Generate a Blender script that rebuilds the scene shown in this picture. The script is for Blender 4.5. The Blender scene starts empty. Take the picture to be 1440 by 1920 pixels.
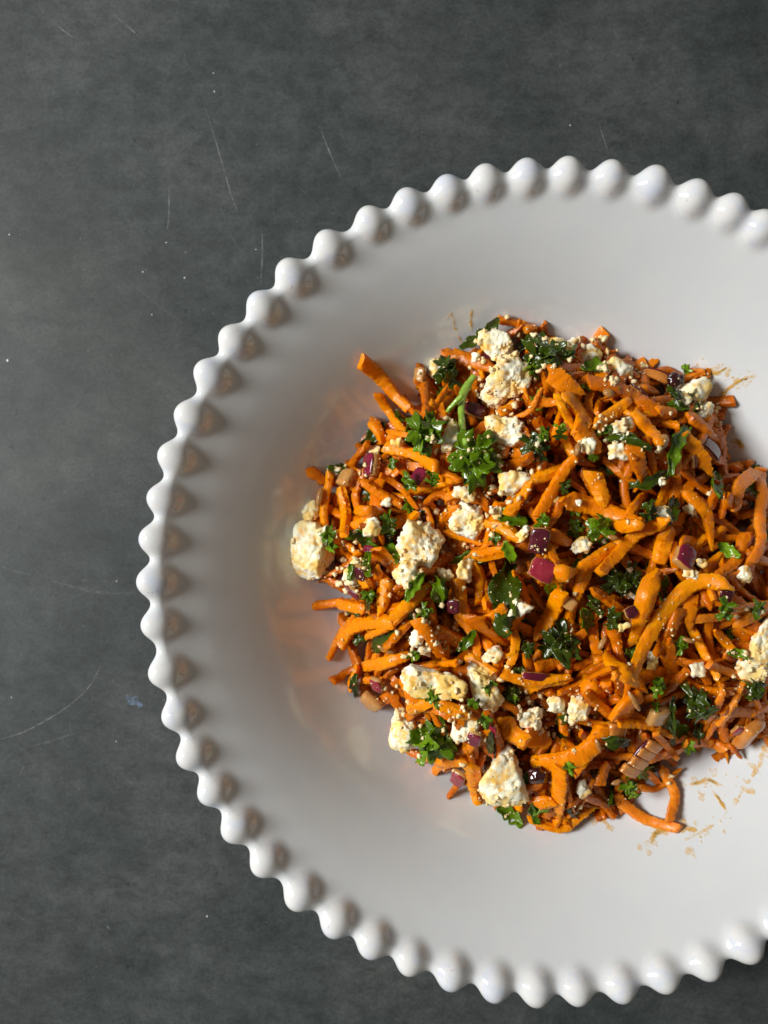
import bpy, math, random
import numpy as np
from mathutils import Vector, noise, Matrix
from mathutils.bvhtree import BVHTree
random.seed(7); rng = np.random.default_rng(7)
S = bpy.context.scene; COL = S.collection; R = math.radians

# ------------------------------------------------------------------ camera, light, exposure
MM = 0.001
ZRIM, DCAM, FPX = 0.0505, 0.24, 1500.0          # rim height, camera above rim, focal length in photo pixels
ZC = ZRIM + DCAM
cam = bpy.data.cameras.new('camera'); co = bpy.data.objects.new('camera', cam); COL.objects.link(co)
cam.sensor_fit = 'HORIZONTAL'; cam.sensor_width = 36; cam.lens = FPX/1440*36
cam.clip_start = 0.01; cam.clip_end = 50; co.location = (0, 0, ZC)
cam.dof.use_dof = True; cam.dof.focus_distance = ZC-0.040; cam.dof.aperture_fstop = 11.0
S.camera = co
w = bpy.data.worlds.new('World'); S.world = w; w.use_nodes = True
w.node_tree.nodes['Background'].inputs[0].default_value = (1.0, 0.93, 0.78, 1)
w.node_tree.nodes['Background'].inputs[1].default_value = 0.12
def area(name, loc, target, sx, sy, power, col):
    l = bpy.data.lights.new(name, 'AREA'); l.shape = 'RECTANGLE'; l.size = sx; l.size_y = sy; l.energy = power; l.color = col
    o = bpy.data.objects.new(name, l); COL.objects.link(o); o.location = loc
    o.rotation_euler = (Vector(target)-Vector(loc)).to_track_quat('-Z', 'Y').to_euler(); return o
area('window_light', (-1.10, 0.17, 0.87), (0.04, -0.01, 0.03), 0.38, 0.46, 28, (0.985, 0.985, 0.965))
S.view_settings.view_transform = 'Standard'; S.view_settings.look = 'None'
S.view_settings.exposure = 0.0; S.view_settings.gamma = 1

# ------------------------------------------------------------------ helpers
def px2w(px, py, z): k = (ZC-z)/FPX; return (px-720)*k, -(py-960)*k
BX, BY = px2w(1058, 1092, ZRIM)
def mesh(name, V, F, mats, smooth=True, mi=None):
    m = bpy.data.meshes.new(name); m.from_pydata([tuple(v) for v in V], [], F)
    for k in (mats if isinstance(mats, (list, tuple)) else [mats]): m.materials.append(k)
    if smooth: m.polygons.foreach_set('use_smooth', [True]*len(m.polygons))
    if smooth == 2: m.set_sharp_from_angle(angle=R(58))
    if mi is not None: m.polygons.foreach_set('material_index', mi)
    m.update(); return m
ALLV, ALLF, NV = [], [], [0]                       # everything built so far, for dropping crumbs
def remember(V, F):
    ALLV.extend([tuple(v) for v in V]); n = NV[0]
    ALLF.extend([tuple(i+n for i in f) for f in F]); NV[0] += len(V)
def add(name, V, F, mats, parent=None, origin=None, smooth=True, mi=None, top=True):
    """V in world space; the object's origin is put at its centre (or the parent's)."""
    V = np.asarray(V, float); c = V.mean(0) if origin is None else np.array(origin, float)
    o = bpy.data.objects.new(name, mesh(name, V-c, F, mats, smooth, mi)); COL.objects.link(o)
    if parent is None: o.location = c
    else: o.parent = parent; o.location = c-np.array(parent.location)
    if top: remember(V, F); splat(V)
    return o
def empty(name, loc): o = bpy.data.objects.new(name, None); COL.objects.link(o); o.location = loc; o.empty_display_size = 0.005; return o
def tag(o, label=None, cat=None, group=None, kind=None):
    for k, v in (('label', label), ('category', cat), ('group', group), ('kind', kind)):
        if v: o[k] = v
    return o
def fbm(p, s, o=3):
    a, f, t = 1.0, s, 0.0
    for _ in range(o): t += a*noise.noise(Vector(p)*f); a *= .5; f *= 2.03
    return t

# ------------------------------------------------------------------ materials
def mat(name):
    m = bpy.data.materials.new(name); m.use_nodes = True; n = m.node_tree.nodes; l = m.node_tree.links
    return m, n, l, n['Principled BSDF']
def N(n, t, **kw):
    x = n.new(t)
    for k, v in kw.items():
        if k in x.inputs: x.inputs[k].default_value = v
        else: setattr(x, k, v)
    return x
def ramp(n, l, src, stops):
    r = n.new('ShaderNodeValToRGB'); e = r.color_ramp.elements
    while len(e) < len(stops): e.new(0.5)
    for k, (p, c) in enumerate(stops): e[k].position = p; e[k].color = (*c, 1) if len(c) == 3 else c
    l.new(src, r.inputs[0]); return r.outputs[0]
def mixc(n, l, f, a, b, mode='MIX'):
    m = n.new('ShaderNodeMix'); m.data_type = 'RGBA'; m.blend_type = mode
    for s, v in ((m.inputs[0], f), (m.inputs[6], a), (m.inputs[7], b)):
        if hasattr(v, 'is_output'): l.new(v, s)
        elif isinstance(v, (int, float)): s.default_value = v
        else: s.default_value = (*v, 1)
    return m.outputs[2]
def coords(n): return n.new('ShaderNodeTexCoord').outputs['Object']
def tex(n, l, co_, scale, detail=4, rough=.55, kind='NOISE', dist=0):
    if kind == 'NOISE':
        t = N(n, 'ShaderNodeTexNoise', Scale=scale, Detail=detail, Roughness=rough, Distortion=dist); l.new(co_, t.inputs['Vector']); return t.outputs['Fac']
    t = N(n, 'ShaderNodeTexVoronoi', Scale=scale); l.new(co_, t.inputs['Vector']); return t.outputs['Distance']
def bump(n, l, h, st, dist, prev=None):
    b = N(n, 'ShaderNodeBump', Strength=st, Distance=dist); l.new(h, b.inputs['Height'])
    if prev is not None: l.new(prev, b.inputs['Normal'])
    return b.outputs[0]
def shifted(n, l):            # object coordinates moved by the object's random number, so no two pieces repeat
    c = coords(n); oi = n.new('ShaderNodeObjectInfo'); v = n.new('ShaderNodeVectorMath'); v.operation = 'ADD'
    l.new(c, v.inputs[0]); l.new(oi.outputs['Random'], v.inputs[1]); return v.outputs[0], oi.outputs['Random']

def carrot_mat(name, c1, c2, c3, speck=0.62):
    m, n, l, b = mat(name); c, rnd = shifted(n, l)
    base = ramp(n, l, tex(n, l, c, 260, 3), [(.3, c1), (.7, c2)])
    base = mixc(n, l, ramp(n, l, rnd, [(0, (0, 0, 0)), (1, (.75, .75, .75))]), base, c3)
    sp = ramp(n, l, tex(n, l, c, 2300, 2), [(speck, (0, 0, 0)), (speck+.06, (1, 1, 1))])
    base = mixc(n, l, sp, base, (.90, .42, .06))
    film = ramp(n, l, tex(n, l, c, 420, 4), [(.52, (0, 0, 0)), (.75, (.4, .4, .4))])
    base = mixc(n, l, film, base, (.80, .27, .006))
    l.new(base, b.inputs['Base Color'])
    b.inputs['Subsurface Weight'].default_value = .55; b.inputs['Subsurface Radius'].default_value = (1, .42, .03); b.inputs['Subsurface Scale'].default_value = .0026
    b.inputs['Coat Weight'].default_value = .30; b.inputs['Coat Roughness'].default_value = .06; b.inputs['Specular IOR Level'].default_value = .2
    l.new(ramp(n, l, tex(n, l, c, 500, 2), [(.3, (.16,)*3), (.7, (.38,)*3)]), b.inputs['Roughness'])
    h = bump(n, l, tex(n, l, c, 1000, 4, .65), .85, .00030)
    h = bump(n, l, sp, .5, .00025, h)
    l.new(h, b.inputs['Normal']); l.new(bump(n, l, tex(n, l, c, 560, 3, .6), .8, .0005), b.inputs['Coat Normal']); return m
M = {}
M['carrot'] = carrot_mat('carrot', (.88, .24, .000), (.95, .34, .000), (.80, .19, .000), .66)
M['carrot_dark'] = carrot_mat('carrot_shaded', (.60, .14, .000), (.78, .22, .000), (.46, .095, .000), .66)  # brownish shreds, and deeper ones whose shade is put into the colour
M['carrot_pink'] = carrot_mat('carrot_film_shade', (.84, .22, .008), (.90, .29, .015), (.74, .17, .006), .62)  # pale pinkish shreds, and right-hand ones with their shade put into the colour

def feta_mat():
    m, n, l, b = mat('feta'); c, rnd = shifted(n, l)
    f = ramp(n, l, tex(n, l, c, 150, 4, .55), [(.46, (0, 0, 0)), (.62, (1, 1, 1))])
    f2 = ramp(n, l, tex(n, l, c, 330, 3, .5), [(.49, (0, 0, 0)), (.64, (.85, .85, .85))])
    base = mixc(n, l, f, (.97, .92, .72), (.95, .69, .24))
    base = mixc(n, l, f2, base, (.92, .50, .07))
    sp = ramp(n, l, tex(n, l, c, 800, 1), [(.74, (0, 0, 0)), (.78, (.6, .6, .6))])
    l.new(base, b.inputs['Base Color'])
    b.inputs['Subsurface Weight'].default_value = .3; b.inputs['Subsurface Radius'].default_value = (1, .8, .5); b.inputs['Subsurface Scale'].default_value = .0012
    b.inputs['Roughness'].default_value = .5; b.inputs['Specular IOR Level'].default_value = .35
    h = bump(n, l, tex(n, l, c, 800, 4, .6), .7, .0005); l.new(h, b.inputs['Normal']); return m
M['feta'] = feta_mat()

def leaf_mat(name, a, bb, tr):
    m, n, l, b = mat(name); c, rnd = shifted(n, l)
    base = ramp(n, l, tex(n, l, c, 220, 4), [(.3, a), (.7, bb)])
    vein = ramp(n, l, tex(n, l, c, 500, 2, .5, 'VORONOI'), [(.0, (1, 1, 1)), (.08, (0, 0, 0))])
    l.new(base, b.inputs['Base Color']); b.inputs['Roughness'].default_value = .24
    b.inputs['Coat Weight'].default_value = .3; b.inputs['Coat Roughness'].default_value = .12
    h = bump(n, l, tex(n, l, c, 700, 3), .5, .0004); h = bump(n, l, tex(n, l, c, 900, 1, .5, 'VORONOI'), .25, .0003, h); l.new(h, b.inputs['Normal'])
    t = n.new('ShaderNodeBsdfTranslucent'); l.new(mixc(n, l, .5, base, (.30, .50, .02)), t.inputs[0])
    mx = n.new('ShaderNodeMixShader'); mx.inputs[0].default_value = tr
    l.new(b.outputs[0], mx.inputs[1]); l.new(t.outputs[0], mx.inputs[2]); l.new(mx.outputs[0], n['Material Output'].inputs[0]); return m
M['leaf'] = leaf_mat('parsley_green', (.070, .140, .001), (.15, .26, .003), .28)
M['leaf_light'] = leaf_mat('parsley_light', (.15, .28, .003), (.25, .42, .010), .32)
M['leaf_dark'] = leaf_mat('parsley_dark', (.026, .046, .001), (.058, .090, .002), .14)

def simple(name, a, bb, rough=.25, sss=.25, scale=300, coat=.5, rad=(1, .4, .2), bs=.4):
    m, n, l, b = mat(name); c, rnd = shifted(n, l)
    l.new(ramp(n, l, tex(n, l, c, scale, 4), [(.3, a), (.7, bb)]), b.inputs['Base Color'])
    b.inputs['Roughness'].default_value = rough; b.inputs['Subsurface Weight'].default_value = sss
    b.inputs['Subsurface Radius'].default_value = rad; b.inputs['Subsurface Scale'].default_value = .002
    b.inputs['Coat Weight'].default_value = coat; b.inputs['Coat Roughness'].default_value = .1
    h = bump(n, l, tex(n, l, c, 900, 3), bs, .0003); l.new(h, b.inputs['Normal']); return m
M['skin'] = simple('onion_skin', (.12, .004, .018), (.23, .012, .045), .14)
M['skin_pink'] = simple('onion_skin_pink', (.24, .010, .022), (.36, .03, .05), .14)
M['skin_dark'] = simple('onion_skin_dark', (.055, .004, .010), (.12, .010, .022), .2)
M['flesh'] = simple('onion_flesh', (.78, .46, .17), (.70, .32, .07), .22, .5, rad=(1, .6, .3))
M['flesh_brown'] = simple('onion_flesh_stewed', (.50, .15, .018), (.64, .27, .05), .2, .5, rad=(1, .5, .3))
for _k in ('flesh',):
    _b = M[_k].node_tree.nodes['Principled BSDF']; _b.inputs['Transmission Weight'].default_value = .35; _b.inputs['IOR'].default_value = 1.36
M['stem'] = simple('parsley_stem', (.20, .36, .03), (.32, .48, .07), .2, .3, rad=(.6, 1, .2))
M['seed'] = simple('cumin', (.26, .10, .02), (.50, .25, .07), .35, .0, 900)
M['raisin'] = simple('dark_berry', (.02, .004, .004), (.06, .012, .01), .15, .0)
M['crumb'] = simple('crumb', (.94, .78, .50), (.92, .60, .24), .45, .2, 300, .1)
M['core'] = simple('shaded_core', (.14, .035, .003), (.36, .09, .004), .3, .0, 240, bs=.9)  # dark colour stands in for shadow in the gaps between shreds

def sauce_mat():
    m, n, l, b = mat('dressing'); c = coords(n)
    l.new(ramp(n, l, tex(n, l, c, 500, 3), [(.3, (.90, .60, .20)), (.7, (.84, .48, .10))]), b.inputs['Base Color']); b.inputs['Roughness'].default_value = .2
    a = ramp(n, l, tex(n, l, c, 420, 3, .6), [(.36, (.04,)*3), (.64, (.45,)*3)]); l.new(a, b.inputs['Alpha']); return m
M['sauce'] = sauce_mat()
def glaze():
    m, n, l, b = mat('white_glaze'); c = coords(n)
    base = ramp(n, l, tex(n, l, c, 60, 3), [(.3, (.665, .685, .705)), (.7, (.695, .705, .71))])
    sp = ramp(n, l, tex(n, l, c, 900, 1, .5), [(.80, (0, 0, 0)), (.83, (.55, .55, .55))])
    base = mixc(n, l, sp, base, (.25, .25, .27)); l.new(base, b.inputs['Base Color'])
    b.inputs['Roughness'].default_value = .11; b.inputs['IOR'].default_value = 1.6
    b.inputs['Subsurface Weight'].default_value = .08; b.inputs['Subsurface Scale'].default_value = .0015
    h = bump(n, l, tex(n, l, c, 38, 3), .16, .0010); l.new(h, b.inputs['Normal']); return m
M['glaze'] = glaze()
def bead_glaze():
    m, n, l, b = mat('bead_glaze'); c, rnd = shifted(n, l)
    blue = ramp(n, l, tex(n, l, c, 130, 3, .6), [(.48, (0, 0, 0)), (.68, (.75, .75, .75))])
    base = mixc(n, l, blue, (.72, .72, .715), (.58, .63, .76))
    sp = ramp(n, l, tex(n, l, c, 480, 2, .5), [(.70, (0, 0, 0)), (.76, (.5, .5, .5))])
    base = mixc(n, l, sp, base, (.42, .40, .42)); l.new(base, b.inputs['Base Color'])
    b.inputs['Roughness'].default_value = .07; b.inputs['IOR'].default_value = 1.52
    b.inputs['Subsurface Weight'].default_value = .08; b.inputs['Subsurface Scale'].default_value = .0015
    h = bump(n, l, tex(n, l, c, 160, 2), .12, .0008); l.new(h, b.inputs['Normal']); return m
M['bead'] = bead_glaze()

def slate():
    m, n, l, b = mat('slate_top'); c = coords(n)
    mp = N(n, 'ShaderNodeMapping'); mp.inputs['Scale'].default_value = (1, 1.25, 1); l.new(c, mp.inputs[0]); cs = mp.outputs[0]
    a = tex(n, l, cs, 16, 10, .72, dist=.3); f = tex(n, l, cs, 110, 12, .84, dist=.2); g = tex(n, l, c, 5, 4, .6)
    base = ramp(n, l, a, [(.34, (.035, .0415, .0425)), (.50, (.052, .059, .0595)), (.66, (.077, .083, .082))])
    fine = ramp(n, l, f, [(.36, (.60, .61, .62)), (.50, (.97, .98, .99)), (.64, (1.36, 1.34, 1.32))])
    base = mixc(n, l, .9, base, fine, 'MULTIPLY'); base = mixc(n, l, .6, base, ramp(n, l, tex(n, l, c, 900, 3, .7), [(.36, (.75,)*3), (.64, (1.25,)*3)]), 'MULTIPLY')
    big = ramp(n, l, g, [(.36, (.82, .90, .86)), (.50, (1, 1, 1)), (.64, (1.06, 1.03, 1.0))])
    base = mixc(n, l, .85, base, big, 'MULTIPLY')
    warm = ramp(n, l, tex(n, l, c, 9, 5, .6), [(.56, (0, 0, 0)), (.74, (.4, .4, .4))]); base = mixc(n, l, warm, base, (.074, .070, .064))
    veins = ramp(n, l, tex(n, l, cs, 22, 14, .85, dist=.8), [(.33, (.9, .9, .9)), (.385, (0, 0, 0))]); base = mixc(n, l, veins, base, (.018, .022, .024))
    pits = ramp(n, l, tex(n, l, c, 240, 3, .6), [(.25, (.9,)*3), (.31, (0, 0, 0))]); base = mixc(n, l, pits, base, (.015, .019, .022))
    dust = ramp(n, l, tex(n, l, c, 620, 2, .5), [(.74, (0, 0, 0)), (.78, (.5,)*3)]); base = mixc(n, l, dust, base, (.24, .24, .22))
    l.new(base, b.inputs['Base Color']); b.inputs['Specular IOR Level'].default_value = .32
    l.new(ramp(n, l, f, [(.3, (.50,)*3), (.7, (.68,)*3)]), b.inputs['Roughness'])
    h = bump(n, l, veins, -.15, .0004); l.new(h, b.inputs['Normal']); return m
M['slate'] = slate()
def scratch_mat(name, v, lo, hi):
    m, n, l, b = mat(name); c = coords(n)
    b.inputs['Base Color'].default_value = v; b.inputs['Roughness'].default_value = .5
    l.new(ramp(n, l, tex(n, l, c, 420, 4, .7), [(.35, (lo,)*3), (.65, (hi,)*3)]), b.inputs['Alpha']); return m
M['scratch'] = scratch_mat('scratch', (.34, .35, .34, 1), .05, .7)
M['scratch_faint'] = scratch_mat('scratch_faint', (.17, .185, .185, 1), .0, .5)
M['chip'] = scratch_mat('chip', (.75, .73, .68, 1), .9, 1)
M['bluechip'] = scratch_mat('blue_mark', (.17, .23, .33, 1), .0, .9)

# ------------------------------------------------------------------ the bowl profile
PROF = np.array([(0, 8), (40, 8.05), (58, 8.6), (68, 10.6), (76, 14.6), (84, 20.5), (92, 27.6), (100, 34.3), (108, 40.2), (115, 44.6), (121, 48.2)])*MM
def zin(r): return np.interp(r, PF[:, 0], PF[:, 1])
def catmull(P, n):
    P = np.asarray(P, float); Q = np.vstack([2*P[0]-P[1], P, 2*P[-1]-P[-2]]); out = []
    t = np.linspace(0, len(P)-1-1e-9, n)
    for s in t:
        i = int(s); u = s-i; a, b_, c_, d = Q[i:i+4]
        out.append(.5*((2*b_)+(-a+c_)*u+(2*a-5*b_+4*c_-d)*u*u+(-a+3*b_-3*c_+d)*u**3))
    return np.array(out)
PF = catmull(PROF, 120)

# ------------------------------------------------------------------ height map of what lies in the bowl
HS = 0.0005; HN = 420; HX0, HY0 = BX-HN*HS/2, BY-HN*HS/2
gx = HX0+(np.arange(HN)+.5)*HS; gy = HY0+(np.arange(HN)+.5)*HS
GX, GY = np.meshgrid(gx, gy, indexing='ij'); HM = zin(np.hypot(GX-BX, GY-BY))
BOWLH = HM.copy()
def hidx(x, y): return np.clip(((np.asarray(x)-HX0)/HS).astype(int), 1, HN-2), np.clip(((np.asarray(y)-HY0)/HS).astype(int), 1, HN-2)
def hz(x, y): i, j = hidx(x, y); return HM[i, j]
def splat(V):
    V = np.asarray(V); i, j = hidx(V[:, 0], V[:, 1])
    for di in (-1, 0, 1):
        for dj in (-1, 0, 1): np.maximum.at(HM, (i+di, j+dj), V[:, 2])
def blur(A, k):
    for ax in (0, 1):
        B = np.zeros_like(A)
        for d in range(-k, k+1): B += np.roll(A, d, ax)
        A = B/(2*k+1)
    return A
def at(px, py):
    z = .03
    for _ in range(8): x, y = px2w(px, py, z); z = .5*z+.5*float(SM[hidx(x, y)])
    return x, y, z
# outline of the salad heap, photo pixels, where it meets the bowl
OUT = [(560,1060),(588,930),(640,872),(695,775),(760,715),(830,668),(900,625),(1000,612),(1110,632),(1190,690),(1290,690),(1335,760),(1360,850),(1430,880),(1490,1000),(1500,1150),(1475,1280),(1420,1390),(1310,1400),(1210,1480),(1060,1545),(950,1520),(880,1490),(800,1430),(730,1390),(690,1325),(640,1280),(640,1150),(600,1090)]
CX, CY = px2w(1020, 1080, .012)
oa, orr = [], []
for p in OUT:
    z = .014
    x, y = px2w(p[0], p[1], z); oa.append(math.atan2(y-CY, x-CX)); orr.append(math.hypot(x-CX, y-CY))
o_ = np.argsort(oa); oa = np.array(oa)[o_]; orr = np.array(orr)[o_]
def heap(x, y, top, shrink=1.0):
    a = np.arctan2(y-CY, x-CX); r = np.hypot(x-CX, y-CY)/(np.interp(a, oa, orr, period=2*math.pi)*shrink)
    return .009+(top-.009)*np.clip(1-np.clip(r, 0, 1)**2.3, 0, 1)**.62, r
HT, RR = heap(GX, GY, .0490)
HC, RC = heap(GX, GY, .0285, .88)
SM = np.maximum(HT, BOWLH)                                  # the smooth skin of the finished heap

# ------------------------------------------------------------------ bowl: one surface, its rim beads cut out of it as parts
def build_bowl():
    beads_px = [(1068,312),(990,314),(912,326),(840,347),(765,374),(690,402),(612,450),(543,508),(487,568),(437,635),(392,700),(350,777),(321,855),(301,935),(289,1012),(284,1092),(284,1174),(302,1264),(328,1345),(357,1420),(393,1490),(442,1557),(500,1618),(565,1680),(632,1733),(699,1775),(771,1808),(848,1838),(930,1856),(1008,1867),(1086,1867),(1168,1853),(1248,1833),(1328,1808),(1405,1778)]
    right = [(1435,420),(1380,382),(1312,352),(1233,330),(1150,317)]
    A = []
    for x, y in beads_px: A.append(math.atan2(-(y-1092), x-1058))
    A = [a if a > 0 else a+2*math.pi for a in A]              # going round from the top, leftwards, to the bottom right
    Rr = [math.atan2(-(y-1092), x-1058)+2*math.pi for x, y in right]
    gap = Rr[0]-A[-1]; k = round(gap/R(6.0)); fill = [A[-1]+gap*(i+1)/k for i in range(k-1)]
    A = A+fill+Rr; nb = len(A)
    mids = [(A[i]+(A[i+1] if i < nb-1 else A[0]+2*math.pi))/2 for i in range(nb)]
    start = mids[-1]-2*math.pi; TH = []; seg = []; NS = 22; lo = start
    for i in range(nb):
        for s in range(NS):
            u = s/NS
            TH.append(lo+(A[i]-lo)*2*u if u < .5 else A[i]+(mids[i]-A[i])*(2*u-1)); seg.append(i)
        lo = mids[i]
    TH = np.array(TH); seg = np.array(seg); n = len(TH)
    C = np.array([122.7, 46.6])*MM; rr = 2.4*MM
    inner = catmull(PROF[:10], 58)
    inner2 = catmull(np.array([PROF[9], (118, 46.6*1), (120.3*1, 50.9*0+48.3)])*np.array([[1, 1], [MM, MM], [MM, MM]]), 14)[1:-1]
    ang = np.linspace(R(120), R(-75), 26)
    lip = np.stack([C[0]+rr*np.cos(ang), C[1]+rr*np.sin(ang)], 1)
    inner2 = np.linspace(inner[-1], lip[0], 16)[1:-1]
    outer = catmull(np.array([lip[-1]/MM, (118, 42.5), (110, 37.6), (100, 30), (90, 20.8), (82, 13), (74, 7), (66, 3.4), (62, 1.5), (60.5, 0.05), (57.5, 0.05), (56, 2.4), (30, 3.2), (.4, 3.2)])*MM, 54)[1:]
    P = np.vstack([inner[1:], inner2, lip, outer]); m = len(P)
    d = np.gradient(P, axis=0); nr, nz = -d[:, 1], d[:, 0]; L = np.hypot(nr, nz); nr /= L; nz /= L
    V = np.stack([BX+P[:, 0][:, None]*np.cos(TH), BY+P[:, 0][:, None]*np.sin(TH), np.repeat(P[:, 1][:, None], n, 1)], -1)
    NR = np.stack([nr[:, None]*np.cos(TH), nr[:, None]*np.sin(TH), np.repeat(nz[:, None], n, 1)], -1)
    a = np.array(A); rad = (4.30+.20*rng.standard_normal(nb))*MM; rc = 124.5*MM+.22*MM*rng.standard_normal(nb)
    best = np.full((m, n), 1.0); T = np.zeros((m, n)); lo_, hi_ = np.zeros((m, n)), np.full((m, n), 9*MM)
    def f(t):
        X = V+NR*t[..., None]; res = t.copy(); K = 3.7*MM
        for k in (-1, 0, 1):
            idx = (seg+k) % nb
            c = np.stack([BX+rc[idx]*np.cos(a[idx]), BY+rc[idx]*np.sin(a[idx]), np.full(n, 47.9*MM)], -1)
            D = X-c[None]
            er = np.stack([np.cos(a[idx]), np.sin(a[idx]), np.zeros(n)], -1)
            rad_in = -(D*er[None]).sum(-1)                    # stretch the bead a little towards the middle of the bowl
            D = D+er[None]*(np.clip(rad_in, 0, None)*.22)[..., None]
            ds = np.linalg.norm(D, axis=-1)-rad[idx][None]
            h = np.clip(K-np.abs(res-ds), 0, None)/K
            res = np.minimum(res, ds)-h*h*K/4
        return res
    near = (P[:, 0] > 104*MM)
    for _ in range(22):
        mid = (lo_+hi_)/2; neg = f(mid) < 0
        lo_ = np.where(neg, mid, lo_); hi_ = np.where(neg, hi_, mid)
    T = np.where(near[:, None], lo_, 0); X = V+NR*T[..., None]
    du = np.gradient(X, axis=0); dv = (np.roll(X, -1, 1)-np.roll(X, 1, 1))
    NN = np.cross(dv, du); NN /= np.linalg.norm(NN, axis=-1, keepdims=True)+1e-12
    if NN[5, 0, 2] < 0: NN = -NN
    root = empty('beaded_bowl', (BX, BY, 0)); tag(root, 'white glazed ceramic bowl with a beaded rim holding the carrot salad', 'bowl')
    Xf = X.reshape(-1, 3)-np.array([BX, BY, 0]); Nf = NN.reshape(-1, 3)
    ii, jj = np.meshgrid(np.arange(m-1), np.arange(n), indexing='ij'); j2 = (jj+1) % n
    Q = np.stack([ii*n+jj, (ii+1)*n+jj, (ii+1)*n+j2, ii*n+j2], -1)
    tq = (T[:-1]+T[1:])/2
    isb = (tq > .6*MM) & (P[:-1, 0] > 112*MM)[:, None] & (P[:-1, 1] > 42.5*MM)[:, None]
    def sub(name, F, mt, caps=False):
        u, inv = np.unique(F, return_inverse=True); FF = inv.reshape(F.shape)
        fl = [tuple(q) for q in FF.tolist()]; vv = Xf[u]; nn = Nf[u]
        if caps:
            vv = np.vstack([vv, [[0, 0, PROF[0, 1]], [0, 0, 3.2*MM]]]); nn = np.vstack([nn, [[0, 0, 1], [0, 0, -1]]])
            first = inv.reshape(F.shape)[:n, 0]; lookup = {int(x): k for k, x in enumerate(u)}
            for j in range(n):
                fl.append((len(vv)-2, lookup[j], lookup[(j+1) % n]))
                fl.append((len(vv)-1, lookup[(m-1)*n+(j+1) % n], lookup[(m-1)*n+j]))
        me = mesh(name, vv, fl, mt); me.normals_split_custom_set_from_vertices([tuple(x) for x in nn])
        o = bpy.data.objects.new(name, me); COL.objects.link(o); o.parent = root; return o
    sub('bowl_body', Q[~isb], M['glaze'], True)
    for k in range(nb):
        sel = isb & (seg[jj] == k); F = Q[sel]
        if len(F): sub('bead', F, M['bead'])
build_bowl()

# ------------------------------------------------------------------ table
bpy_v = [(-.9,-.75,-.02),(.9,-.75,-.02),(.9,.75,-.02),(-.9,.75,-.02),(-.9,-.75,0),(.9,-.75,0),(.9,.75,0),(-.9,.75,0)]
tb = bpy.data.objects.new('tabletop', mesh('tabletop', bpy_v, [(0,3,2,1),(4,5,6,7),(0,1,5,4),(1,2,6,5),(2,3,7,6),(3,0,4,7)], M['slate'], False)); COL.objects.link(tb)
tag(tb, 'dark grey slate tabletop with fine scratches', kind='structure')
def scratch(pts, wpx, m, z=.00008):
    P = np.array([px2w(x, y, 0) for x, y in pts]); P = catmull(P, 18); d = np.gradient(P, axis=0); d /= np.linalg.norm(d, axis=1, keepdims=True)+1e-9
    nrm = np.stack([-d[:, 1], d[:, 0]], 1); ww = wpx*(ZC/FPX)/2*np.sin(np.linspace(.15, math.pi-.15, 18))*(.7+.5*rng.random(18))
    V = [(*(p+q*s), z) for p, q, s in zip(P, nrm, ww)]+[(*(p-q*s), z) for p, q, s in zip(P, nrm, ww)]
    o = bpy.data.objects.new('scratch', mesh('scratch', V, [(i, i+1, i+19, i+18) for i in range(17)], m)); COL.objects.link(o); o.parent = tb
SC = [([(0,1386),(50,1370),(120,1330),(165,1290),(190,1248)],2.2,0),([(385,200),(415,300),(432,360),(445,395)],2.0,0),([(400,350),(430,430),(465,500)],1.6,1),([(598,235),(620,290),(640,335)],1.8,0),([(630,215),(645,260),(655,290)],1.4,1),([(317,345),(317,400),(314,430)],2.2,0),([(491,425),(492,480),(489,530)],2.2,0),([(512,330),(514,425)],1.6,1),([(100,40),(120,58),(140,72)],1.6,0),([(210,25),(240,50),(262,70)],1.6,0),([(40,115),(60,150)],1.4,1),([(245,530),(300,575),(350,610)],1.8,1),([(260,270),(270,300)],1.6,1),([(280,330),(288,355)],1.6,1),([(312,520),(305,585)],1.4,1),([(1122,230),(1132,260),(1140,285)],1.6,0),([(100,1090),(150,1103),(200,1112),(258,1112)],6,1),([(0,1060),(25,1070),(60,1078)],5,1),([(46,1435),(36,1455)],1.8,0),([(131,1345),(134,1380)],1.6,1),([(60,1400),(100,1388),(155,1370)],5,1),([(200,1735),(206,1742)],2,0),([(330,1600),(336,1612)],2,1),([(0,930),(14,985)],1.2,1),([(200,330),(230,395),(262,440)],1.1,1),([(505,20),(520,55),(540,85)],1.3,1),([(345,90),(350,130)],1.3,1),([(560,350),(600,390)],1.1,1),([(20,420),(60,435)],1.3,1),([(1010,50),(1050,70)],1.2,1),([(860,210),(868,240)],1.2,1),([(910,10),(920,40)],2,1),([(1180,60),(1240,48)],1.2,1)]
for p, ww, k in SC: scratch(p, ww, M['scratch_faint' if k else 'scratch'])
for _ in range(46):
    x, y = random.uniform(0, 620), random.uniform(0, 620)
    if random.random() < .3: x, y = random.uniform(0, 260), random.uniform(900, 1900)
    if random.random() < .25: x, y = random.uniform(600, 1440), random.uniform(0, 280)
    a = random.gauss(R(75), .45); L = random.uniform(8, 70)
    scratch([(x, y), (x+L*.5*math.cos(a)+random.gauss(0, 1), y+L*.5*math.sin(a)), (x+L*math.cos(a), y+L*math.sin(a))], random.uniform(.8, 1.4), M['scratch_faint'])
def chip(px, py, r, m, k=1):
    x, y = px2w(px, py, 0); rs = r*ZC/FPX; n = 9
    V = [(x, y, .0002)]+[(x+rs*k*random.uniform(.5, 1.1)*math.cos(2*math.pi*i/n), y+rs*random.uniform(.5, 1.1)*math.sin(2*math.pi*i/n), .0001) for i in range(n)]
    o = bpy.data.objects.new('chip', mesh('chip', V, [(0, i+1, (i+1) % n+1) for i in range(n)], m)); COL.objects.link(o); o.parent = tb
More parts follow.
